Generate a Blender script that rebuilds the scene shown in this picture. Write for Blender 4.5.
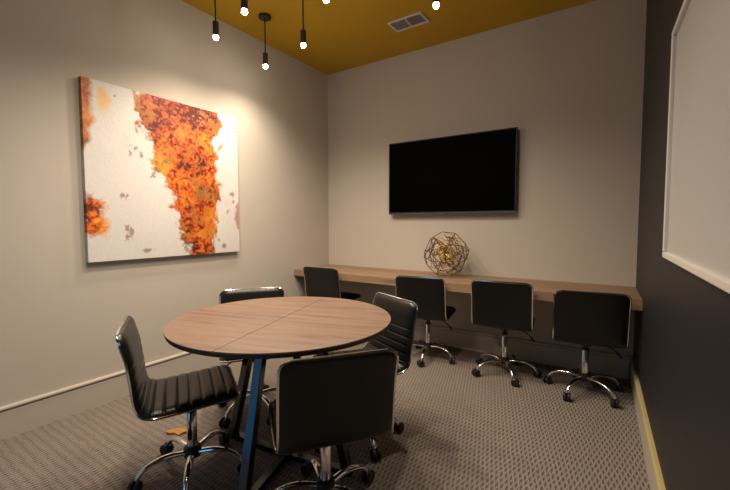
import bpy, bmesh, math, random
import numpy as np
from mathutils import Vector, Matrix

for o in list(bpy.data.objects):
    bpy.data.objects.remove(o, do_unlink=True)
S = bpy.context.scene
C = S.collection
PI = math.pi
R = math.radians

# ------------------------------------------------------------------ camera, world, exposure
FPX = 379.68
cam_data = bpy.data.cameras.new('camera')
cam_data.sensor_width = 36.0
cam_data.lens = FPX / 730 * 36.0
cam_data.clip_start = 0.02
camera = bpy.data.objects.new('camera', cam_data)
C.objects.link(camera)
_a, _p, _r = R(33.4546), R(3.2734), R(-0.1055)
_F = Vector((-math.sin(_a) * math.cos(_p), math.cos(_a) * math.cos(_p), -math.sin(_p)))
_Rt = Vector((math.cos(_a), math.sin(_a), 0))
_U = _Rt.cross(_F)
_R2 = _Rt * math.cos(_r) + _U * math.sin(_r)
_U2 = _R2.cross(_F)
camera.matrix_world = Matrix(((_R2.x, _U2.x, -_F.x, 2.9465), (_R2.y, _U2.y, -_F.y, -3.6508),
                              (_R2.z, _U2.z, -_F.z, 1.25), (0, 0, 0, 1)))
S.camera = camera

world = bpy.data.worlds.new('world')
S.world = world
world.use_nodes = True
bg = world.node_tree.nodes['Background']
bg.inputs[0].default_value = (0.11, 0.42, 0.86, 1)       # blue daylight outside the glazed front
bg.inputs[1].default_value = 1.5

vs = S.view_settings
vs.view_transform = 'Standard'
vs.look = 'None'
vs.gamma = 1.0
vs.use_curve_mapping = False
vs.exposure = 0.0

LAMP_W = 5.7            # watts of each pendant lamp
LAMP_COL = (1.0, 0.85, 0.675)

# ------------------------------------------------------------------ room measures
H = 3.028                # ceiling height
YF = -4.75               # inner face of the front (glazed) wall
RX, RT = 3.09, math.tan(R(1.68))
def rw(y): return RX - y * RT      # x of the right wall's face
TH = 0.12

# ------------------------------------------------------------------ helpers
def tag(o, label=None, cat=None, group=None, kind=None):
    if label: o['label'] = label
    if cat: o['category'] = cat
    if group: o['group'] = group
    if kind: o['kind'] = kind
    return o

def empty(name, loc=(0, 0, 0), rz=0.0):
    o = bpy.data.objects.new(name, None)
    o.empty_display_size = 0.1
    C.objects.link(o)
    o.location = loc
    o.rotation_euler = (0, 0, rz)
    return o

def obj(name, bm, mat, parent=None, smooth=False, recalc=True, angle=40):
    me = bpy.data.meshes.new(name)
    if recalc:
        bmesh.ops.recalc_face_normals(bm, faces=bm.faces[:])
    if smooth:
        lim = R(angle)
        for f in bm.faces: f.smooth = True
        for e in bm.edges:
            if len(e.link_faces) == 2 and e.calc_face_angle(0) > lim: e.smooth = False
    bm.to_mesh(me)
    bm.free()
    me.materials.append(mat)
    o = bpy.data.objects.new(name, me)
    C.objects.link(o)
    if parent: o.parent = parent
    return o

def box(bm, x0, x1, y0, y1, z0, z1, bevel=0.0, M=None, seg=2):
    m = Matrix.Translation(((x0 + x1) / 2, (y0 + y1) / 2, (z0 + z1) / 2)) @ Matrix.Diagonal((x1 - x0, y1 - y0, z1 - z0, 1))
    if M is not None: m = M @ m
    t = bmesh.new()
    bmesh.ops.create_cube(t, size=1.0, matrix=m)
    if bevel > 0:
        bmesh.ops.bevel(t, geom=t.edges[:], offset=bevel, segments=seg, affect='EDGES', profile=0.5)
    merge(bm, t)

def merge(bm, t):
    vm = [bm.verts.new(v.co) for v in t.verts]
    t.verts.index_update()
    for f in t.faces:
        try: bm.faces.new([vm[v.index] for v in f.verts])
        except ValueError: pass
    t.free()

def poly_prism(bm, pts, z0, z1):
    n = len(pts)
    a = [bm.verts.new((x, y, z0)) for x, y in pts]
    b = [bm.verts.new((x, y, z1)) for x, y in pts]
    bm.faces.new(a[::-1]); bm.faces.new(b)
    for i in range(n):
        bm.faces.new((a[i], a[(i + 1) % n], b[(i + 1) % n], b[i]))

def lathe(bm, prof, n=24, M=None, cap=True):
    rings = []
    for r, z in prof:
        ring = []
        for i in range(n):
            a = 2 * PI * i / n
            v = Vector((r * math.cos(a), r * math.sin(a), z))
            ring.append(bm.verts.new(M @ v if M is not None else v))
        rings.append(ring)
    for k in range(len(rings) - 1):
        for i in range(n):
            bm.faces.new((rings[k][i], rings[k][(i + 1) % n], rings[k + 1][(i + 1) % n], rings[k + 1][i]))
    if cap:
        bm.faces.new(rings[0][::-1]); bm.faces.new(rings[-1])

def tube(bm, pts, rad, n=8, closed=False, flat=None, up=None):
    """sweep an ellipse (rad x flat) along a polyline"""
    pts = [Vector(p) for p in pts]
    N = len(pts)
    rings = []
    ref = Vector(up) if up is not None else None
    prev = None
    for i, p in enumerate(pts):
        if closed:
            t = (pts[(i + 1) % N] - pts[i - 1]).normalized()
        else:
            t = (pts[min(i + 1, N - 1)] - pts[max(i - 1, 0)]).normalized()
        if ref is not None: u = ref - t * ref.dot(t)
        elif prev is not None: u = prev - t * prev.dot(t)
        else:
            k = Vector((0, 0, 1)) if abs(t.z) < 0.9 else Vector((1, 0, 0))
            u = k - t * k.dot(t)
        u.normalize()
        prev = u
        w = t.cross(u)
        r = rad[i] if isinstance(rad, (list, tuple)) else rad
        f = (flat[i] if isinstance(flat, (list, tuple)) else flat) if flat is not None else r
        rings.append([bm.verts.new(p + w * (r * math.cos(2 * PI * j / n)) + u * (f * math.sin(2 * PI * j / n))) for j in range(n)])
    M = N if closed else N - 1
    for i in range(M):
        a, b = rings[i], rings[(i + 1) % N]
        for j in range(n):
            bm.faces.new((a[j], a[(j + 1) % n], b[(j + 1) % n], b[j]))
    if not closed:
        bm.faces.new(rings[0][::-1]); bm.faces.new(rings[-1])

def bar(bm, a, b, w, d, up=(0, 0, 1), bevel=0.0):
    """square bar from a to b; w along the side axis, d along the up-ish axis"""
    a, b = Vector(a), Vector(b)
    t = (b - a); L = t.length; t.normalize()
    u = Vector(up); u = (u - t * u.dot(t)).normalized()
    s = t.cross(u)
    m = Matrix(((s.x, u.x, t.x, a.x), (s.y, u.y, t.y, a.y), (s.z, u.z, t.z, a.z), (0, 0, 0, 1)))
    box(bm, -w / 2, w / 2, -d / 2, d / 2, 0, L, bevel, m)

def catmull(P, per=8):
    P = [Vector(p) for p in P]
    out = []
    Q = [P[0] * 2 - P[1]] + P + [P[-1] * 2 - P[-2]]
    for i in range(1, len(Q) - 2):
        for k in range(per):
            t = k / per
            a, b, c, d = Q[i - 1], Q[i], Q[i + 1], Q[i + 2]
            out.append(0.5 * ((2 * b) + (c - a) * t + (2 * a - 5 * b + 4 * c - d) * t * t + (3 * b - a - 3 * c + d) * t ** 3))
    out.append(P[-1])
    return out

def copy_tree(o, parent=None):
    c = o.copy()
    C.objects.link(c)
    if parent: c.parent = parent
    for ch in list(o.children): copy_tree(ch, c)
    return c

# ------------------------------------------------------------------ materials
def mat(name, col, rough=0.6, metal=0.0, spec=0.5, noise=0.0, scale=8.0, bump=0.0, bscale=60.0, coat=0.0):
    m = bpy.data.materials.new(name)
    m.use_nodes = True
    nt = m.node_tree; N = nt.nodes; L = nt.links
    b = N['Principled BSDF']
    b.inputs['Base Color'].default_value = (*col, 1)
    b.inputs['Roughness'].default_value = rough
    b.inputs['Metallic'].default_value = metal
    b.inputs['Specular IOR Level'].default_value = spec
    if coat: b.inputs['Coat Weight'].default_value = coat; b.inputs['Coat Roughness'].default_value = 0.15
    tc = N.new('ShaderNodeTexCoord')
    if noise:
        n = N.new('ShaderNodeTexNoise'); n.inputs['Scale'].default_value = scale; n.inputs['Detail'].default_value = 5
        L.new(tc.outputs['Object'], n.inputs['Vector'])
        r = N.new('ShaderNodeMapRange')
        r.inputs['To Min'].default_value = 1 - noise; r.inputs['To Max'].default_value = 1 + noise
        L.new(n.outputs['Fac'], r.inputs['Value'])
        mx = N.new('ShaderNodeMix'); mx.data_type = 'RGBA'; mx.blend_type = 'MULTIPLY'
        mx.inputs[0].default_value = 1
        mx.inputs[6].default_value = (*col, 1)
        L.new(r.outputs[0], mx.inputs[7])
        L.new(mx.outputs[2], b.inputs['Base Color'])
    if bump:
        n2 = N.new('ShaderNodeTexNoise'); n2.inputs['Scale'].default_value = bscale; n2.inputs['Detail'].default_value = 3
        L.new(tc.outputs['Object'], n2.inputs['Vector'])
        bp = N.new('ShaderNodeBump'); bp.inputs['Strength'].default_value = bump; bp.inputs['Distance'].default_value = 0.002
        L.new(n2.outputs['Fac'], bp.inputs['Height'])
        L.new(bp.outputs[0], b.inputs['Normal'])
    return m

M = {}
M['wall'] = mat('wall_paint', (0.52, 0.468, 0.398), 0.75, noise=0.02, scale=3, bump=0.15, bscale=180)
M['dark_wall'] = mat('charcoal_wall_paint', (0.018, 0.0155, 0.018), 0.5, spec=0.35, noise=0.05, scale=3, bump=0.1, bscale=180)
M['ceiling'] = mat('ochre_ceiling_paint', (0.50, 0.295, 0.006), 0.7, noise=0.03, scale=2, bump=0.1, bscale=150)
M['trim'] = mat('trim_paint', (0.50, 0.445, 0.38), 0.4, noise=0.03, scale=6)
M['trim_cap_yellow_lit'] = mat('yellow_lit_trim', (0.47, 0.385, 0.17), 0.35, noise=0.1, scale=9)  # yellow light along the cap's top edge, put into its colour
M['chrome'] = mat('chrome', (0.80, 0.79, 0.77), 0.12, metal=1.0, noise=0.04, scale=20)
M['black_plastic'] = mat('black_plastic', (0.012, 0.012, 0.013), 0.45, noise=0.1, scale=30)
M['vinyl'] = mat('black_vinyl', (0.0075, 0.007, 0.0068), 0.34, spec=0.42, noise=0.12, scale=14, bump=0.12, bscale=260)
M['black_steel'] = mat('black_gloss_steel', (0.008, 0.0085, 0.010), 0.2, spec=1.0, noise=0.08, scale=12)
M['table_edge'] = mat('dark_table_edge', (0.035, 0.024, 0.018), 0.5, noise=0.15, scale=20)
M['bezel'] = mat('tv_bezel', (0.007, 0.007, 0.009), 0.5, noise=0.05, scale=20)
M['screen'] = mat('tv_screen', (0.0006, 0.0006, 0.0007), 0.5, spec=0.02, noise=0.05, scale=4)
M['silver_edge'] = mat('tv_silver_edge', (0.09, 0.10, 0.14), 0.4, metal=0.8, noise=0.05, scale=20)
M['board'] = mat('whiteboard_surface', (0.49, 0.475, 0.455), 0.35, noise=0.015, scale=2)
M['board_frame'] = mat('whiteboard_frame', (0.72, 0.68, 0.63), 0.35, noise=0.03, scale=10)
M['brass'] = mat('brass', (0.26, 0.135, 0.04), 0.38, metal=1.0, noise=0.25, scale=25)
M['gold'] = mat('bright_gold', (0.50, 0.33, 0.075), 0.35, metal=1.0, noise=0.25, scale=40)
M['vent'] = mat('vent_white', (0.62, 0.57, 0.52), 0.45, noise=0.03, scale=12)
M['vent_dark'] = mat('vent_inside', (0.17, 0.165, 0.17), 0.7, noise=0.1, scale=12)
M['lamp_black'] = mat('lamp_black_metal', (0.010, 0.010, 0.010), 0.4, noise=0.1, scale=25)
M['patch'] = mat('orange_brown_patch', (0.50, 0.22, 0.04), 0.6, noise=0.35, scale=60)
M['alu'] = mat('window_frame_metal', (0.03, 0.03, 0.032), 0.4, noise=0.05, scale=10)

def wood(name, c1, c2, c3, grain=(1.2, 14, 14), rough=0.45, rot=0.0, coat=0.0):
    m = bpy.data.materials.new(name); m.use_nodes = True
    nt = m.node_tree; N = nt.nodes; L = nt.links; b = N['Principled BSDF']
    tc = N.new('ShaderNodeTexCoord'); mp = N.new('ShaderNodeMapping')
    mp.inputs['Rotation'].default_value = (0, 0, rot)
    mp2 = N.new('ShaderNodeMapping'); mp2.inputs['Scale'].default_value = grain
    L.new(tc.outputs['Object'], mp.inputs['Vector']); L.new(mp.outputs[0], mp2.inputs['Vector'])
    n1 = N.new('ShaderNodeTexNoise'); n1.inputs['Scale'].default_value = 1.6; n1.inputs['Detail'].default_value = 8; n1.inputs['Roughness'].default_value = 0.62; n1.inputs['Distortion'].default_value = 0.6
    L.new(mp2.outputs[0], n1.inputs['Vector'])
    n2 = N.new('ShaderNodeTexNoise'); n2.inputs['Scale'].default_value = 7; n2.inputs['Detail'].default_value = 4
    L.new(mp2.outputs[0], n2.inputs['Vector'])
    cr = N.new('ShaderNodeValToRGB')
    e = cr.color_ramp.elements
    e[0].position = 0.30; e[0].color = (*c3, 1); e[1].position = 0.72; e[1].color = (*c1, 1)
    k = e.new(0.47); k.color = (*c2, 1)
    mx = N.new('ShaderNodeMath'); mx.operation = 'MULTIPLY_ADD'; mx.inputs[1].default_value = 0.35; 
    L.new(n2.outputs['Fac'], mx.inputs[0])
    sub = N.new('ShaderNodeMath'); sub.operation = 'SUBTRACT'; sub.inputs[1].default_value = 0.175
    L.new(n1.outputs['Fac'], sub.inputs[0]); L.new(sub.outputs[0], mx.inputs[2])
    L.new(mx.outputs[0], cr.inputs[0]); L.new(cr.outputs[0], b.inputs['Base Color'])
    b.inputs['Roughness'].default_value = rough
    if coat: b.inputs['Coat Weight'].default_value = coat; b.inputs['Coat Roughness'].default_value = 0.3
    bp = N.new('ShaderNodeBump'); bp.inputs['Strength'].default_value = 0.12; bp.inputs['Distance'].default_value = 0.001
    L.new(n1.outputs['Fac'], bp.inputs['Height']); L.new(bp.outputs[0], b.inputs['Normal'])
    return m
SEAM = math.atan2(1.106, -0.328)           # direction of the long seam across the round table
M['table_wood'] = wood('table_wood', (0.235, 0.150, 0.104), (0.192, 0.118, 0.080), (0.118, 0.068, 0.045), rot=-SEAM + PI / 2)
M['counter_wood'] = wood('counter_wood', (0.33, 0.21, 0.128), (0.28, 0.172, 0.102), (0.195, 0.112, 0.064), grain=(1.0, 18, 18))

def carpet():
    m = bpy.data.materials.new('carpet'); m.use_nodes = True
    nt = m.node_tree; N = nt.nodes; L = nt.links; b = N['Principled BSDF']
    tc = N.new('ShaderNodeTexCoord')
    nz = N.new('ShaderNodeTexNoise'); nz.inputs['Scale'].default_value = 14; nz.inputs['Detail'].default_value = 2
    L.new(tc.outputs['Object'], nz.inputs['Vector'])
    ds = N.new('ShaderNodeVectorMath'); ds.operation = 'MULTIPLY_ADD'
    ds.inputs[1].default_value = (0.012, 0.03, 0)
    L.new(nz.outputs['Color'], ds.inputs[0]); L.new(tc.outputs['Object'], ds.inputs[2])
    sx = N.new('ShaderNodeSeparateXYZ'); L.new(ds.outputs[0], sx.inputs[0])
    def lin(a, bb):          # sin(a x + b y)
        m1 = N.new('ShaderNodeMath'); m1.operation = 'MULTIPLY'; m1.inputs[1].default_value = a; L.new(sx.outputs[0], m1.inputs[0])
        m2 = N.new('ShaderNodeMath'); m2.operation = 'MULTIPLY_ADD'; m2.inputs[1].default_value = bb; L.new(sx.outputs[1], m2.inputs[0]); L.new(m1.outputs[0], m2.inputs[2])
        s = N.new('ShaderNodeMath'); s.operation = 'SINE'; L.new(m2.outputs[0], s.inputs[0])
        return s
    kx, ky = 2 * PI / 0.023, 2 * PI / 0.085
    s1, s2 = lin(kx, ky), lin(kx, -ky)
    pr = N.new('ShaderNodeMath'); pr.operation = 'MAXIMUM'; L.new(s1.outputs[0], pr.inputs[0]); L.new(s2.outputs[0], pr.inputs[1])
    fine = N.new('ShaderNodeTexNoise'); fine.inputs['Scale'].default_value = 130; fine.inputs['Detail'].default_value = 3
    L.new(tc.outputs['Object'], fine.inputs['Vector'])
    ad = N.new('ShaderNodeMath'); ad.operation = 'MULTIPLY_ADD'; ad.inputs[1].default_value = 2.2
    L.new(fine.outputs['Fac'], ad.inputs[0]); L.new(pr.outputs[0], ad.inputs[2])
    mr = N.new('ShaderNodeMapRange'); mr.inputs['From Min'].default_value = 0.2; mr.inputs['From Max'].default_value = 2.6
    L.new(ad.outputs[0], mr.inputs['Value'])
    cr = N.new('ShaderNodeValToRGB'); e = cr.color_ramp.elements
    e[0].position = 0.1; e[0].color = (0.130, 0.106, 0.089, 1); e[1].position = 0.95; e[1].color = (0.325, 0.274, 0.238, 1)
    L.new(mr.outputs[0], cr.inputs[0]); L.new(cr.outputs[0], b.inputs['Base Color'])
    b.inputs['Roughness'].default_value = 0.95; b.inputs['Specular IOR Level'].default_value = 0.1
    bp = N.new('ShaderNodeBump'); bp.inputs['Strength'].default_value = 0.7; bp.inputs['Distance'].default_value = 0.004
    L.new(ad.outputs[0], bp.inputs['Height']); L.new(bp.outputs[0], b.inputs['Normal'])
    return m
M['carpet'] = carpet()

def emission(name, col, s):
    m = bpy.data.materials.new(name); m.use_nodes = True
    nt = m.node_tree; b = nt.nodes['Principled BSDF']
    b.inputs['Base Color'].default_value = (*col, 1)
    b.inputs['Emission Color'].default_value = (*col, 1); b.inputs['Emission Strength'].default_value = s
    return m
M['bulb'] = emission('lit_bulb', (1.0, 0.86, 0.69), 190.0)

def pane_mat():
    m = bpy.data.materials.new('window_glass'); m.use_nodes = True
    nt = m.node_tree; N = nt.nodes; L = nt.links
    N.remove(N['Principled BSDF'])
    t = N.new('ShaderNodeBsdfTransparent'); g = N.new('ShaderNodeBsdfGlossy'); g.inputs['Roughness'].default_value = 0.02
    t.inputs[0].default_value = (0.92, 0.96, 0.97, 1)
    x = N.new('ShaderNodeMixShader'); x.inputs[0].default_value = 0.08
    L.new(t.outputs[0], x.inputs[1]); L.new(g.outputs[0], x.inputs[2]); L.new(x.outputs[0], N['Material Output'].inputs[0])
    return m
M['glass'] = pane_mat()

# ------------------------------------------------------------------ the room
def struct(name, bm, m, parent=None, **k):
    o = obj(name, bm, m, parent, **k)
    o['kind'] = 'structure'
    return o

xr0, xrF = rw(0), rw(YF)
bm = bmesh.new(); poly_prism(bm, [(-TH, YF - TH), (xrF + TH, YF - TH), (xr0 + TH, TH), (-TH, TH)], -0.1, 0.0)
tag(struct('floor', bm, M['carpet']), 'brown-grey carpet floor with a small lozenge weave', 'floor')
bm = bmesh.new(); poly_prism(bm, [(-TH, YF - TH), (xrF + TH, YF - TH), (xr0 + TH, TH), (-TH, TH)], H, H + 0.1)
tag(struct('ceiling', bm, M['ceiling']), 'ochre yellow painted ceiling above the meeting room', 'ceiling')
bm = bmesh.new(); box(bm, -TH, 0, YF, 0, 0, H)
tag(struct('wall_left', bm, M['wall']), 'warm greige wall behind the abstract painting', 'wall')
bm = bmesh.new(); box(bm, -TH, xr0 + TH, 0, TH, 0, H)
tag(struct('wall_back', bm, M['wall']), 'warm greige wall behind the television and counter', 'wall')
bm = bmesh.new(); poly_prism(bm, [(xr0, 0), (xrF, YF), (xrF + TH, YF), (xr0 + TH, 0)], 0, H)
tag(struct('wall_right', bm, M['dark_wall']), 'charcoal painted wall behind the whiteboard', 'wall')
# front wall with a glazed opening (behind the camera)
WX0, WX1, WZ0, WZ1 = 0.75, 1.75, 0.0, 2.2
bm = bmesh.new()
box(bm, -TH, WX0, YF - TH, YF, 0, H); box(bm, WX1, xrF + TH, YF - TH, YF, 0, H); box(bm, WX0, WX1, YF - TH, YF, WZ1, H)
tag(struct('wall_front', bm, M['dark_wall']), 'charcoal wall around the glazed room front', 'wall')
bm = bmesh.new()
for x0, x1, z0, z1 in ((WX0, WX1, 0, .06), (WX0, WX1, WZ1 - .06, WZ1), (WX0, WX0 + .05, .06, WZ1 - .06), (WX1 - .05, WX1, .06, WZ1 - .06), (1.23, 1.28, .06, WZ1 - .06)):
    box(bm, x0, x1, YF - .08, YF - .03, z0, z1)
win = struct('window_1', bm, M['alu'])
tag(win, 'full-height glazed window with dark metal frame behind the table', 'window')
for x0, x1 in ((WX0 + .05, 1.23), (1.28, WX1 - .05)):
    bm = bmesh.new(); box(bm, x0, x1, YF - .058, YF - .052, .06, WZ1 - .06)
    obj('pane', bm, M['glass'], win)

# baseboards: board, recessed joint, rounded cap
def baseboard(name, p0, p1, nrm, label, capmat=None):
    p0, p1, n = Vector(p0), Vector(p1), Vector(nrm)
    def prism(prof, nm, m, parent=None):
        bm = bmesh.new()
        A = [bm.verts.new(p0 + n * d + Vector((0, 0, z))) for d, z in prof]
        B = [bm.verts.new(p1 + n * d + Vector((0, 0, z))) for d, z in prof]
        k = len(prof)
        bm.faces.new(A[::-1]); bm.faces.new(B)
        for i in range(k): bm.faces.new((A[i], A[(i + 1) % k], B[(i + 1) % k], B[i]))
        return obj(nm, bm, m, parent)
    o = prism([(0.0, 0), (.016, 0), (.016, .158), (.012, .162), (.0, .162)], name, M['trim'])
    o['kind'] = 'structure'; tag(o, label, 'baseboard')
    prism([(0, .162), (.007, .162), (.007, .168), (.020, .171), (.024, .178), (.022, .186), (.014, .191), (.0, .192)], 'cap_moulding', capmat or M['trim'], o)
    return o
baseboard('baseboard_left', (0, YF, 0), (0, 0, 0), (1, 0, 0), 'tall greige baseboard with rounded cap below the painting wall')
baseboard('baseboard_back', (0.025, 0, 0), (xr0 - .025, 0, 0), (0, -1, 0), 'tall greige baseboard under the wooden counter')
nr = Vector((-1, -RT, 0)).normalized()
baseboard('baseboard_right', (xr0, 0, 0), (xrF, YF, 0), nr, 'tall greige baseboard with cap coloured as if lit yellow below the charcoal wall', M['trim_cap_yellow_lit'])

# ------------------------------------------------------------------ counter
CD, CZ = 0.610, 0.745
ct = tag(empty('counter', (0, 0, 0)), 'long light wooden counter fixed along the wall under the television', 'counter')
bm = bmesh.new()
poly_prism(bm, [(0.002, -CD), (rw(-CD) - .002, -CD), (rw(0) - .002, -.002), (0.002, -.002)], CZ - .03, CZ)
obj('counter_top', bm, M['counter_wood'], ct)
bm = bmesh.new()
poly_prism(bm, [(0.002, -CD - .003), (rw(-CD) - .002, -CD - .003), (rw(-CD) - .002, -CD + .03), (0.002, -CD + .03)], CZ - .068, CZ - .0305)
obj('front_edge', bm, M['counter_wood'], ct)
bm = bmesh.new()
poly_prism(bm, [(0.002, -.04), (rw(0) - .004, -.04), (rw(0) - .004, -.002), (0.002, -.002)], CZ - .068, CZ - .0305)
obj('wall_cleat', bm, M['counter_wood'], ct)

# ------------------------------------------------------------------ round table
TX, TY, TR_, TZ = 1.503, -2.240, 0.561, 0.757
tb = tag(empty('round_table', (TX, TY, 0)), 'round brown wooden table on black steel cross legs', 'table')
bm = bmesh.new(); lathe(bm, [(TR_ - .02, TZ - .024), (TR_ - .005, TZ - .022), (TR_ - .001, TZ - .013), (TR_ + .001, TZ - .003), (TR_ - .001, TZ - .0025)], 96)
top = obj('table_top', bm, M['table_edge'], tb, smooth=True)
def top_panel(a0, a1):
    g = 0.0019
    bm = bmesh.new()
    n = int((a1 - a0) / R(3.75))
    mid = (a0 + a1) / 2
    sh = Vector((math.cos(mid), math.sin(mid))) * (g / max(math.sin((a1 - a0) / 2), .5))
    pts = []
    if a1 - a0 < PI - .01: pts.append((sh.x, sh.y))
    for i in range(n + 1):
        a = a0 + (a1 - a0) * i / n
        pts.append(((TR_ - .0015) * math.cos(a) + sh.x * .7, (TR_ - .0015) * math.sin(a) + sh.y * .7))
    poly_prism(bm, pts, TZ - .0025, TZ + .0012)
    return obj('veneer_panel', bm, M['table_wood'], top)
top_panel(SEAM - PI, SEAM)               # right half
top_panel(SEAM, SEAM + PI / 2)
top_panel(SEAM + PI / 2, SEAM + PI)
leg_angles = (-73, 10, 120, 185)
for a in leg_angles:
    c, s = math.cos(R(a)), math.sin(R(a))
    rb_ = .37 if a == 10 else .40
    bm = bmesh.new(); bar(bm, (c * rb_, s * rb_, .0), (c * .20, s * .20, TZ - .0325), .042, .042, up=(c, s, 0), bevel=.002)
    obj('leg', bm, M['black_steel'], tb)
    bm = bmesh.new(); bar(bm, (c * .03, s * .03, .0155), (c * (rb_ - .015), s * (rb_ - .015), .0155), .042, .03, bevel=.002)
    obj('floor_bar', bm, M['black_steel'], tb)
    bm = bmesh.new(); bar(bm, (c * .03, s * .03, TZ - .0285), (c * .33, s * .33, TZ - .0285), .05, .008)
    obj('top_rail', bm, M['black_steel'], tb)
bm = bmesh.new(); lathe(bm, [(.05, .001), (.05, .032), (.047, .034)], 24); obj('centre_plate', bm, M['black_steel'], tb)

# ------------------------------------------------------------------ swivel chair
W2 = 0.221
prof = catmull([(0, .205, .440), (0, .10, .433), (0, 0, .425), (0, -.09, .418), (0, -.155, .416), (0, -.200, .434), (0, -.221, .478),
                (0, -.233, .57), (0, -.245, .665), (0, -.262, .735), (0, -.277, .793)], 24)
# resample by arc length
def resample(P, n):
    d = [0]
    for i in range(1, len(P)): d.append(d[-1] + (P[i] - P[i - 1]).length)
    out = []; j = 0
    for k in range(n):
        t = d[-1] * k / (n - 1)
        while j < len(P) - 2 and d[j + 1] < t: j += 1
        f = (t - d[j]) / max(d[j + 1] - d[j], 1e-9)
        out.append(P[j].lerp(P[j + 1], min(max(f, 0), 1)))
    return out, d[-1]
NS = 181
PR, PL = resample(prof, NS)
TAN = [(PR[min(i + 1, NS - 1)] - PR[max(i - 1, 0)]).normalized() for i in range(NS)]
NRM = [Vector((0, t.z, -t.y)) for t in TAN]        # towards the sitter (up on the seat, forward on the back)
if NRM[10].z < 0: NRM = [-n for n in NRM]
RC = 0.044                                         # plan radius of the corners
def halfw(s):
    e = min(s, PL - s)
    if e >= RC: return W2
    return W2 - RC + math.sqrt(max(RC * RC - (RC - e) ** 2, 0))
S_SEAT = 0.40        # arc length of the seat up to the start of the back
seams = [0.052 + .053 * i for i in range(7)]
bs = .44
seams += [bs + .0 + .047 * i for i in range(5)]
def channel(s):
    """height of the padding over the shell: pillow between seams"""
    k = [0.0] + seams + [PL]
    for a, b in zip(k[:-1], k[1:]):
        if a <= s <= b:
            L = b - a
            t = min(s - a, b - s)
            w = min(L / 2, .011)
            q = 1 - (1 - min(t / w, 1)) ** 2
            if a == 0.0: q = q if s > L / 2 else 1
            if b == PL: q = q if s < (a + b) / 2 else 1
            return .70 + .30 * q
    return 1.0
NU = 17
def cushion(i0, i1, base_t, rear_t):
    """padded sheet between profile samples i0..i1, one closed surface"""
    bm = bmesh.new()
    A, B = [], []
    for i in range(i0, i1 + 1):
        s = PL * i / (NS - 1)
        hw = max(halfw(s) - .004, .02)
        endf = min(1.0, (min(s, PL - s) / .035)) if True else 1
        endf = math.sqrt(max(1 - (1 - endf) ** 2, 0))
        ra, rb = [], []
        for j in range(NU):
            u = -1 + 2 * j / (NU - 1)
            u = math.sin(u * PI / 2) * .35 + u * .65
            ef = max(0.0, 1 - abs(u) ** 7)
            ef = math.sqrt(ef)
            hgt = .004 + (base_t * channel(s) - .004) * ef * endf
            rr = .004 + (rear_t - .004) * ef * endf
            p = PR[i] + Vector((u * hw, 0, 0))
            ra.append(bm.verts.new(p + NRM[i] * hgt)); rb.append(bm.verts.new(p - NRM[i] * rr))
        A.append(ra); B.append(rb)
    n = len(A)
    for i in range(n - 1):
        for j in range(NU - 1):
            bm.faces.new((A[i][j], A[i][j + 1], A[i + 1][j + 1], A[i + 1][j]))
            bm.faces.new((B[i][j], B[i + 1][j], B[i + 1][j + 1], B[i][j + 1]))
        for j in (0, NU - 1):
            bm.faces.new((A[i][j], A[i + 1][j], B[i + 1][j], B[i][j]))
    for i in (0, n - 1):
        for j in range(NU - 1):
            bm.faces.new((A[i][j], A[i][j + 1], B[i][j + 1], B[i][j]))
    return bm

def make_chair():
    t = empty('swivel_chair')
    k = round((NS - 1) * S_SEAT / PL)
    obj('seat', cushion(0, k, .030, .012), M['vinyl'], t, smooth=True, angle=60)
    obj('backrest', cushion(k, NS - 1, .026, .012), M['vinyl'], t, smooth=True, angle=60)
    # chrome edge strip: closed loop round the shell
    loop = []
    step = 2
    side = []
    for i in list(range(0, NS, step)):
        s = PL * i / (NS - 1)
        side.append((halfw(s), PR[i]))
    # front and top straight runs come from the corner rounding itself
    for hw, p in side: loop.append(p + Vector((hw + .001, 0, 0)))
    for hw, p in side[::-1]: loop.append(p + Vector((-hw - .001, 0, 0)))
    bm = bmesh.new(); tube(bm, loop, .0056, 8, closed=True)
    obj('chrome_edge', bm, M['chrome'], t, smooth=True)
    # seat mechanism under the shell
    bm = bmesh.new(); box(bm, -.09, .09, -.10, .09, .384, .409, .006); box(bm, -.035, .035, -.05, .05, .364, .386, .004)
    obj('seat_plate', bm, M['black_plastic'], t)
    bm = bmesh.new()
    tube(bm, [(.03, .0, .377), (.12, -.005, .372), (.17, -.01, .352), (.205, -.012, .320)], .0045, 8)
    tube(bm, [(.197, -.012, .329), (.212, -.013, .311), (.228, -.014, .292)], [.006, .011, .008], 10, flat=[.005, .007, .005])
    obj('height_lever', bm, M['black_plastic'], t, smooth=True)
    bm = bmesh.new(); lathe(bm, [(.0245, .135), (.0245, .315), (.022, .319)], 24)
    obj('column', bm, M['chrome'], t, smooth=True)
    bm = bmesh.new(); lathe(bm, [(.0245, .319), (.0245, .332), (.015, .334), (.015, .366)], 20)
    obj('gas_lift', bm, M['black_plastic'], t, smooth=True)
    return t

def make_base(t, star):
    """five-star base; star = world-independent angle of the first arm in the chair's frame"""
    hub = HUB.copy(); C.objects.link(hub); hub.parent = t
    for j in range(5):
        a = star + j * 2 * PI / 5
        leg = LEG.copy(); C.objects.link(leg); leg.parent = t; leg.rotation_euler = (0, 0, a)
        cas = CASTER.copy(); C.objects.link(cas); cas.parent = leg
        cas.location = (.245, 0, 0); cas.rotation_euler = (0, 0, rng.uniform(-1.2, 1.2))

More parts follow.
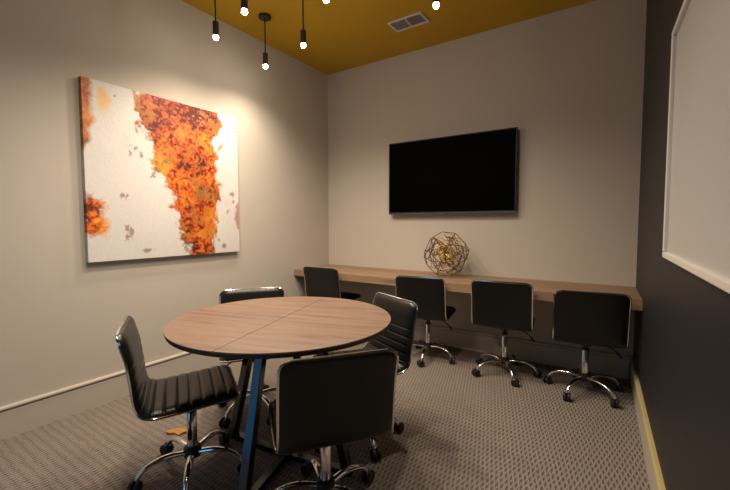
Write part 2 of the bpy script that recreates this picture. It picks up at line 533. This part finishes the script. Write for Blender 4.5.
rng = random.Random(5)
bm = bmesh.new(); lathe(bm, [(.026, .085), (.040, .090), (.043, .11), (.040, .135), (.030, .142), (.0255, .142)], 24)
HUB = obj('hub', bm, M['black_plastic'], None, smooth=True)
lp = catmull([(.036, 0, .112), (.10, 0, .121), (.16, 0, .116), (.21, 0, .096), (.237, 0, .070), (.245, 0, .054)], 5)
bm = bmesh.new(); tube(bm, lp, [.0185 - .006 * i / (len(lp) - 1) for i in range(len(lp))], 12, flat=[.0125 - .002 * i / (len(lp) - 1) for i in range(len(lp))], up=(0, 0.001, 1))
LEG = obj('leg', bm, M['chrome'], None, smooth=True)
bm = bmesh.new()
mw = Matrix.Rotation(PI / 2, 4, 'X')
for s in (-1, 1):
    lathe(bm, [(.012, .004), (.026, .005), (.0298, .009), (.0298, .019), (.025, .0235), (.008, .0225)], 18, Matrix.Translation((.014, 0, .0300)) @ Matrix.Rotation(s * PI / 2, 4, 'X'))
box(bm, -.006, .034, -.004, .004, .018, .044, .002)
tube(bm, [(.0, 0, .040), (0, 0, .056)], .008, 10)
hood = [(math.cos(a) * .031 + .014, 0, math.sin(a) * .031 + .027) for a in [R(x) for x in range(15, 190, 25)]]
tube(bm, hood, .016, 8, flat=.003, up=(0, 1, 0)) if False else None
CASTER = obj('caster', bm, M['black_plastic'], None, smooth=True)

proto = make_chair()
proto_parts = list(proto.children)
G_T, G_C = 'swivel chairs around the round table', 'swivel chairs along the counter'
chairs = [
    # x, y, rot (deg), star world angle, height offset, group, label
    (1.922, -2.416, 52.3, 76, -.015, G_T, 'black swivel chair turning its smooth back at the round table beside the blue-lit leg'),
    (1.204, -2.589, -30.3, -111, -.004, G_T, 'black ribbed swivel chair with its whole seat pulled clear of the round table'),
    (1.704, -1.860, 154.6, 39, 0.0, G_T, 'black ribbed swivel chair at the round table on the side facing the television counter'),
    (.965, -1.978, -127.0, -88, -.02, G_T, 'black swivel chair tucked between the round table and the painting wall'),
    (0.435, -0.428, 2.0, -60, .012, G_C, 'black swivel chair at the counter end against the painting wall'),
    (1.517, -0.423, 6.5, -78, -.004, G_C, 'black swivel chair at the counter in front of the brass wire sphere'),
    (2.203, -0.428, 5.6, -61, .012, G_C, 'black swivel chair at the counter, second from the charcoal wall'),
    (2.784, -0.454, 8.3, -112, -.006, G_C, 'black swivel chair at the counter corner beside the charcoal wall'),
]
for i, (x, y, rz, star, dz, grp, lab) in enumerate(chairs):
    if i == 0: t = proto; parts = proto_parts
    else:
        t = proto.copy(); C.objects.link(t); parts = []
        for ch in proto_parts:
            c = ch.copy(); C.objects.link(c); c.parent = t; parts.append(c)
    t.location = (x, y, 0); t.rotation_euler = (0, 0, R(rz))
    tag(t, lab, 'chair', grp)
    for c in parts:
        if not c.name.startswith('column'): c.location.z = dz
    make_base(t, R(star - rz))
for o in (HUB, LEG, CASTER): bpy.data.objects.remove(o, do_unlink=True)

# ------------------------------------------------------------------ television
TVX, TVZ, TVW = 1.5415, 1.7225, 1.3043
TVH = TVW * .575
tv = tag(empty('television', (TVX, 0, TVZ)), 'large flat black television mounted on the wall above the counter', 'television')
hw, hh = TVW / 2, TVH / 2
bm = bmesh.new(); box(bm, -hw, hw, -.070, -.040, -hh, hh, .003); box(bm, -hw * .7, hw * .7, -.042, -.022, -hh * .8, hh * .45, .006)
obj('housing', bm, M['bezel'], tv)
bm = bmesh.new(); box(bm, -hw + .010, hw - .010, -.0715, -.0695, -hh + .018, hh - .010)
obj('screen', bm, M['screen'], tv)
bm = bmesh.new(); box(bm, -hw + .002, hw - .002, -.0722, -.066, -hh - .004, -hh + .006, .001)
obj('lower_edge', bm, M['silver_edge'], tv)
bm = bmesh.new(); box(bm, -.022, .022, -.074, -.070, -hh - .010, -hh + .004, .001)
obj('sensor_tab', bm, M['silver_edge'], tv)
bm = bmesh.new(); box(bm, -.25, .25, -.024, -.001, -.20, -.13); box(bm, -.25, .25, -.024, -.001, .08, .13); box(bm, -.2, -.16, -.024, -.001, -.2, .13); box(bm, .16, .2, -.024, -.001, -.2, .13)
obj('wall_mount', bm, M['lamp_black'], tv)

# ------------------------------------------------------------------ painting: canvas grid, colours worked out per vertex
PY0, PY1, PZ0, PZ1, PD = -2.571, -1.362, 0.994, 2.202, 0.040
NP = 300
rs = np.random.RandomState(11)
def vnoise(freq, octs=4, seed=0, n=NP):
    rr = np.random.RandomState(seed)
    out = np.zeros((n, n)); amp = 1.0; tot = 0
    g = np.linspace(0, 1, n)
    for o in range(octs):
        f = int(freq * 2 ** o) + 2
        lat = rr.rand(f + 2, f + 2)
        x = g * (freq * 2 ** o); i = np.floor(x).astype(int); t = x - i; t = t * t * (3 - 2 * t)
        a = lat[np.ix_(i, i)]; b = lat[np.ix_(i, i + 1)]; c = lat[np.ix_(i + 1, i)]; d = lat[np.ix_(i + 1, i + 1)]
        T, U = t[:, None], t[None, :]
        out += amp * ((a * (1 - U) + b * U) * (1 - T) + (c * (1 - U) + d * U) * T)
        tot += amp; amp *= .55
    return out / tot
V, Ug = np.meshgrid(np.linspace(0, 1, NP), np.linspace(0, 1, NP), indexing='ij')   # rows = height
n1, n2, n3, n4, n5 = vnoise(5, 5, 1), vnoise(9, 5, 2), vnoise(22, 4, 3), vnoise(7, 5, 4), vnoise(45, 3, 5)
wob = (n2 - .5) * .11 + (n3 - .5) * .11 + (n5 - .5) * .05
vk = [0, .08, .16, .33, .5, .66, .8, .9, 1]
le = np.interp(V, vk, [.575, .565, .555, .485, .42, .345, .31, .285, .298])
ri = np.interp(V, vk, [.775, .79, .80, .825, .825, .825, .825, .84, .868])
d_main = np.minimum(Ug - le, ri - Ug) + wob
def blob(u, v, ru, rv, k=1.0):
    return (1 - np.sqrt(((Ug - u) / ru) ** 2 + ((V - v) / rv) ** 2)) * min(ru, rv) + wob * k
d_strip = np.where(V > .6, np.interp(V, [.6, .66, .8, 1], [-.01, .018, .040, .050]) - Ug, -.2) + wob * .45
d_lobe = blob(.105, .90, .030, .055, .35)
d_low = blob(.02, .245, .060, .11, .6)
d_low2 = blob(.075, .20, .045, .085, .6)
d_right = blob(1.005, .27, .042, .10, .4)
marks = np.full((NP, NP), -1.0)
for u, v, ru, rv in ((.235, .64, .012, .03), (.27, .66, .02, .012), (.295, .63, .012, .02), (.365, .51, .022, .02), (.19, .375, .022, .02), (.205, .19, .010, .03), (.20, .13, .012, .016),
                     (.225, .17, .008, .02), (.32, .045, .020, .008), (.94, .43, .018, .02), (.90, .30, .012, .015), (.95, .37, .015, .012), (.16, .94, .007, .006), (.985, .90, .012, .012), (.86, .05, .02, .015)):
    marks = np.maximum(marks, blob(u, v, ru * .8, rv * .8, .16))
def sm(d, w): return np.clip(d / w * .5 + .5, 0, 1)
col = np.empty((NP, NP, 3)); col[:] = (.66, .63, .595)
col *= (1 + (n1 - .5)[..., None] * .08)
greyp = sm(n4 - .62, .06) * .15 * (np.abs(d_main) < .12)
col = col * (1 - greyp[..., None]) + np.array((.50, .42, .36)) * greyp[..., None]
pal = np.array([(.13, .012, .004), (.40, .050, .006), (.66, .14, .008), (.78, .25, .015), (.86, .42, .05)])
def palette(x):
    x = np.clip(x, 0, 1) * 4; i = np.minimum(x.astype(int), 3); f = (x - i)[..., None]
    return pal[i] * (1 - f) + pal[i + 1] * f
n6 = vnoise(80, 2, 8)
heat = .50 + (n1 - .5) * 1.1 + (n3 - .5) * 1.0 + (n5 - .5) * 1.1 + (n6 - .5) * .7
heat -= np.exp(-(((Ug - .66) / .16) ** 2 + ((V - .97) / .12) ** 2)) * .42       # dark red towards the top
heat -= np.exp(-(((Ug - .68) / .10) ** 2 + ((V - .66) / .22) ** 2)) * .22
heat -= np.exp(-(((Ug - .60) / .05) ** 2 + ((V - .04) / .05) ** 2)) * .45
heat += np.exp(-(((Ug - .42) / .08) ** 2 + ((V - .62) / .2) ** 2)) * .22
pc = palette(heat)
mott = sm(n3 * .4 + n2 * .5 + n5 * .4 + n6 * .3 - .90, .12)[..., None] * .8                # olive-grey scumble
pc = pc * (1 - mott) + np.array((.24, .13, .045)) * mott
lite = sm(n4 * .5 + n6 * .6 - .70, .08)[..., None] * .4
pc = pc * (1 - lite) + np.array((.78, .40, .08)) * lite
def over(d, w, c, k=1.0):
    global col
    a = (sm(d, w) * k)[..., None]
    col = col * (1 - a) + c * a
pc = np.clip(pc, 0, 1) ** 1.12 * .88
over(d_main, .014, pc)
over(d_strip, .012, palette(heat - .10) * .55 + np.array((.33, .17, .07)) * .45)
over(d_lobe, .014, np.broadcast_to(np.array((.80, .47, .14)), col.shape), .8)
over(d_low2, .014, palette(heat + .28))
over(d_low, .012, palette(heat - .28))
over(d_right, .010, np.broadcast_to(np.array((.40, .13, .07)), col.shape), .75)
over(marks + (n6 - .5) * .03, .005, np.broadcast_to(np.array((.25, .12, .085)), col.shape), .75)
paintd = np.clip(np.maximum.reduce([d_main, d_strip, d_low, d_low2]) / .02, 0, 1)
relief = .0015 * paintd * (n3 + n5)
verts = []; faces = []
for i in range(NP):
    for j in range(NP):
        verts.append((PD + float(relief[i, j]), PY0 + (PY1 - PY0) * j / (NP - 1), PZ0 + (PZ1 - PZ0) * i / (NP - 1)))
for i in range(NP - 1):
    for j in range(NP - 1):
        a = i * NP + j; faces.append((a, a + 1, a + NP + 1, a + NP))
cols = np.concatenate([col.reshape(-1, 3), np.ones((NP * NP, 1))], 1)
# folded edges of the canvas carry the colour of the rim
ring = [j for j in range(NP)] + [i * NP + NP - 1 for i in range(1, NP)] + [(NP - 1) * NP + j for j in range(NP - 2, -1, -1)] + [i * NP for i in range(NP - 2, 0, -1)]
base = len(verts)
for k in ring:
    verts.append((.003, verts[k][1], verts[k][2]))
cols = np.concatenate([cols, cols[ring]], 0)
m_ = len(ring)
for k in range(m_):
    faces.append((ring[k], base + k, base + (k + 1) % m_, ring[(k + 1) % m_]))
faces.append(tuple(base + k for k in range(m_)))
me = bpy.data.meshes.new('canvas'); me.from_pydata(verts, [], faces); me.update()
ca = me.color_attributes.new('paint', 'FLOAT_COLOR', 'POINT')
ca.data.foreach_set('color', np.clip(cols, 0, 1).astype(np.float32).ravel())
pm = bpy.data.materials.new('painted_canvas'); pm.use_nodes = True
nt = pm.node_tree; b = nt.nodes['Principled BSDF']; b.inputs['Roughness'].default_value = .55
at = nt.nodes.new('ShaderNodeVertexColor'); at.layer_name = 'paint'
nz = nt.nodes.new('ShaderNodeTexNoise'); nz.inputs['Scale'].default_value = 90; nz.inputs['Detail'].default_value = 4
tcx = nt.nodes.new('ShaderNodeTexCoord'); nt.links.new(tcx.outputs['Object'], nz.inputs['Vector'])
mr = nt.nodes.new('ShaderNodeMapRange'); mr.inputs['To Min'].default_value = .86; mr.inputs['To Max'].default_value = 1.14
nt.links.new(nz.outputs['Fac'], mr.inputs['Value'])
mx = nt.nodes.new('ShaderNodeMix'); mx.data_type = 'RGBA'; mx.blend_type = 'MULTIPLY'; mx.inputs[0].default_value = 1
nt.links.new(at.outputs[0], mx.inputs[6]); nt.links.new(mr.outputs[0], mx.inputs[7]); nt.links.new(mx.outputs[2], b.inputs['Base Color'])
me.materials.append(pm)
pt = tag(empty('abstract_painting', (0, 0, 0)), 'square white canvas with splashes of orange and red hung on the greige wall', 'painting')
cv = bpy.data.objects.new('canvas', me); C.objects.link(cv); cv.parent = pt

# ------------------------------------------------------------------ whiteboard on the charcoal wall
WBY0, WBY1, WBZ0, WBZ1 = -1.630, -3.46, 1.105, 2.0255
wb = tag(empty('whiteboard', (rw(0), 0, 0), -math.atan(RT) * -1), 'large cream-framed whiteboard hung on the charcoal wall', 'whiteboard')
# local frame: +x into the wall, y along it
bm = bmesh.new(); box(bm, -.012, -.002, WBY1, WBY0, WBZ0, WBZ1); obj('board', bm, M['board'], wb)
fw = .024
for nm, y0, y1, z0, z1 in (('rail', WBY1, WBY0, WBZ0, WBZ0 + fw), ('rail', WBY1, WBY0, WBZ1 - fw, WBZ1), ('stile', WBY0 - fw, WBY0, WBZ0 + fw, WBZ1 - fw), ('stile', WBY1, WBY1 + fw, WBZ0 + fw, WBZ1 - fw)):
    bm = bmesh.new(); box(bm, -.026, -.0015, y0, y1, z0, z1, .004)
    r_ = obj('frame_' + nm, bm, M['board_frame'], wb)

# ------------------------------------------------------------------ ceiling vent
vt = tag(empty('ceiling_vent', (1.36, -.547, H)), 'white rectangular air vent with two louvred panels in the ochre ceiling', 'vent')
vw, vd = .165, .093
bm = bmesh.new()
for x0, x1, y0, y1 in ((-vw, vw, -vd, -vd + .02), (-vw, vw, vd - .02, vd), (-vw, -vw + .02, -vd + .02, vd - .02), (vw - .02, vw, -vd + .02, vd - .02), (-.007, .007, -vd + .02, vd - .02)):
    box(bm, x0, x1, y0, y1, -.010, -.0005, .002)
obj('frame', bm, M['vent'], vt)
bm = bmesh.new(); box(bm, -vw + .02, vw - .02, -vd + .02, vd - .02, -.0025, -.0005); obj('backing', bm, M['vent_dark'], vt)
for x0, x1 in ((-vw + .021, -.008), (.008, vw - .021)):
    for k in range(8):
        yy = -vd + .028 + k * .0185
        bm = bmesh.new(); box(bm, x0, x1, -.005, .005, -.0005, .0005, 0, Matrix.Translation((0, yy, -.006)) @ Matrix.Rotation(R(35), 4, 'X'))
        obj('slat', bm, M['vent'], vt)

# ------------------------------------------------------------------ pendant lamps
ZB = 2.608
def make_pendant():
    t = empty('pendant_lamp')
    bm = bmesh.new(); lathe(bm, [(.052, H - ZB - .001), (.052, H - ZB - .022), (.046, H - ZB - .026), (.010, H - ZB - .026)], 28); obj('canopy', bm, M['lamp_black'], t, smooth=True)
    bm = bmesh.new(); lathe(bm, [(.0055, .10), (.0055, H - ZB - .02)], 10); obj('stem', bm, M['lamp_black'], t, smooth=True)
    bm = bmesh.new(); lathe(bm, [(.019, .006), (.0215, .006), (.0215, .104), (.016, .110), (.006, .112)], 24, cap=False)
    obj('socket', bm, M['lamp_black'], t, smooth=True)
    bm = bmesh.new()
    lathe(bm, [(.0015, -.0225), (.010, -.020), (.0160, -.014), (.0180, -.004), (.0170, .004), (.014, .010), (.010, .03)], 20)
    obj('bulb', bm, M['bulb'], t, smooth=True)
    ld = bpy.data.lights.new('lamp_light', 'SPOT')
    ld.energy = LAMP_W * 7.6; ld.color = LAMP_COL; ld.spot_size = R(158); ld.spot_blend = 1.0; ld.shadow_soft_size = .03
    lo = bpy.data.objects.new('lamp_light', ld); C.objects.link(lo); lo.parent = t; lo.location = (0, 0, -.03)
    return t
pend = make_pendant()
spots = [(.378, -1.317, 'black pendant lamp with its round canopy showing, hanging beside the painting corner'),
         (.471, -1.870, 'black pendant lamp hanging over the painting'),
         (.921, -1.979, 'black pendant lamp hanging between the painting and the round table'),
         (.916, -1.424, 'black pendant lamp hanging between the round table and the room corner'),
         (1.438, -1.791, 'black pendant lamp over the far side of the round table'),
         (1.968, -1.362, 'black pendant lamp beside the ceiling vent'),
         (1.02, -2.54, 'black pendant lamp above the near left part of the table'),
         (1.95, -2.35, 'black pendant lamp above the near right part of the table'),
         (1.50, -3.0, 'black pendant lamp hung in front of the round table')]
for i, (x, y, lab) in enumerate(spots):
    t = pend if i == 0 else copy_tree(pend)
    t.location = (x, y, ZB)
    tag(t, lab, 'lamp', 'pendant lamps under the ochre ceiling')

# ------------------------------------------------------------------ brass wire sphere
BR = .214
ws = tag(empty('wire_sphere', (1.615, -.245, CZ)), 'brass wire sphere of nested polygons standing on the counter', 'ornament')
ph = (1 + 5 ** .5) / 2
dv = [Vector((a, b_, c)) for a in (-1, 1) for b_ in (-1, 1) for c in (-1, 1)]
for a in (-1, 1):
    for b_ in (-1, 1):
        dv += [Vector((0, a / ph, b_ * ph)), Vector((a / ph, b_ * ph, 0)), Vector((a * ph, 0, b_ / ph))]
rotb = Matrix.Rotation(R(40), 3, 'Z') @ Matrix.Rotation(R(31), 3, 'X') @ Matrix.Rotation(R(8), 3, 'Y')
dv = [rotb @ (v.normalized() * BR) for v in dv]
zmin = min(v.z for v in dv)
zc = -zmin + .003
cen = Vector((0, 0, zc))
el = min((dv[0] - v).length for v in dv[1:])
edges = [(i, j) for i in range(20) for j in range(i + 1, 20) if (dv[i] - dv[j]).length < el * 1.05]
mids = [((dv[i] + dv[j]) / 2).normalized() * BR for i, j in edges]
rim = [(a, b_) for a in range(30) for b_ in range(a + 1, 30) if set(edges[a]) & set(edges[b_])]
zc = -min(v.z for v in mids) + .0037
cen = Vector((0, 0, zc))
bm = bmesh.new()
for a, b_ in rim: tube(bm, [mids[a] + cen, mids[b_] + cen], .0034, 6)
obj('outer_frame', bm, M['brass'], ws, smooth=True)
# faces: axes of the dodecahedron
fc = []
iv = []
for a in (-1, 1):
    for b_ in (-1, 1):
        iv += [Vector((0, a, b_ * ph)), Vector((a, b_ * ph, 0)), Vector((a * ph, 0, b_))]
iv = [rotb @ v.normalized() for v in iv]
bm = bmesh.new(); bm2 = bmesh.new()
rb = random.Random(3)
for ax in iv:
    # dodecahedron vertices of that face: the five with the largest dot product
    fv = sorted(range(20), key=lambda k: -dv[k].dot(ax))[:5]
    c0 = sum((dv[k] for k in fv), Vector()) / 5
    u = (dv[fv[0]] - c0).normalized(); w = ax.cross(u)
    fv.sort(key=lambda k: math.atan2((dv[k] - c0).dot(w), (dv[k] - c0).dot(u)))
    P = [dv[k] for k in fv]
    inner = []
    for k in range(5):
        mpt = (P[k] + P[(k + 1) % 5]) / 2
        inner.append(c0 + (P[k] - c0) * .66 - ax * .022)
    for k in range(5):
        tube(bm, [inner[k] + cen, inner[(k + 1) % 5] + cen], .0032, 6)
        if k % 2 == 0: tube(bm, [inner[k] + cen, ((P[k] + P[(k + 1) % 5]) / 2).normalized() * BR + cen], .0028, 5)
    # inner golden cluster: crumpled small pentagons
    q = []
    for k in range(5):
        q.append(ax * rb.uniform(.05, .085) + (P[k] - c0) * rb.uniform(.28, .45))
    for k in range(5):
        tube(bm2, [q[k] + cen, q[(k + 1) % 5] + cen], .0034, 6)
    tube(bm2, [q[0] + cen, q[2] + cen], .003, 6); tube(bm2, [q[1] + cen, q[4] * -.3 + cen], .003, 6)
    if rb.random() < .5: tube(bm, [q[0] + cen, inner[0] + cen], .0025, 5)
obj('inner_frame', bm, M['brass'], ws, smooth=True)
obj('core', bm2, M['gold'], ws, smooth=True)

# ------------------------------------------------------------------ small raised orange patch on the carpet, nature unknown
bm = bmesh.new()
rl = random.Random(9)
pts = [(-.085, -.012), (-.05, .022), (-.01, .045), (.035, .03), (.075, .04), (.09, .0), (.055, -.02), (.03, -.045), (-.01, -.03), (-.05, -.04)]
cz = bm.verts.new((0, 0, .014)); cb = bm.verts.new((0, 0, .004))
tp = [bm.verts.new((x, y, .004 + rl.uniform(0, .012))) for x, y in pts]; bt = [bm.verts.new((x * .97, y * .97, .001)) for x, y in pts]
for i in range(len(pts)):
    k = (i + 1) % len(pts)
    bm.faces.new((cz, tp[i], tp[k])); bm.faces.new((cb, bt[k], bt[i])); bm.faces.new((tp[i], bt[i], bt[k], tp[k]))
o = obj('orange_patch', bm, M['patch'])
o.location = (.79, -2.425, .001); o.rotation_euler = (0, 0, R(28)); o.scale = (.85, .85, 1)
tag(o, 'crumpled orange-brown leaf lying on the carpet behind a chair base', 'patch')
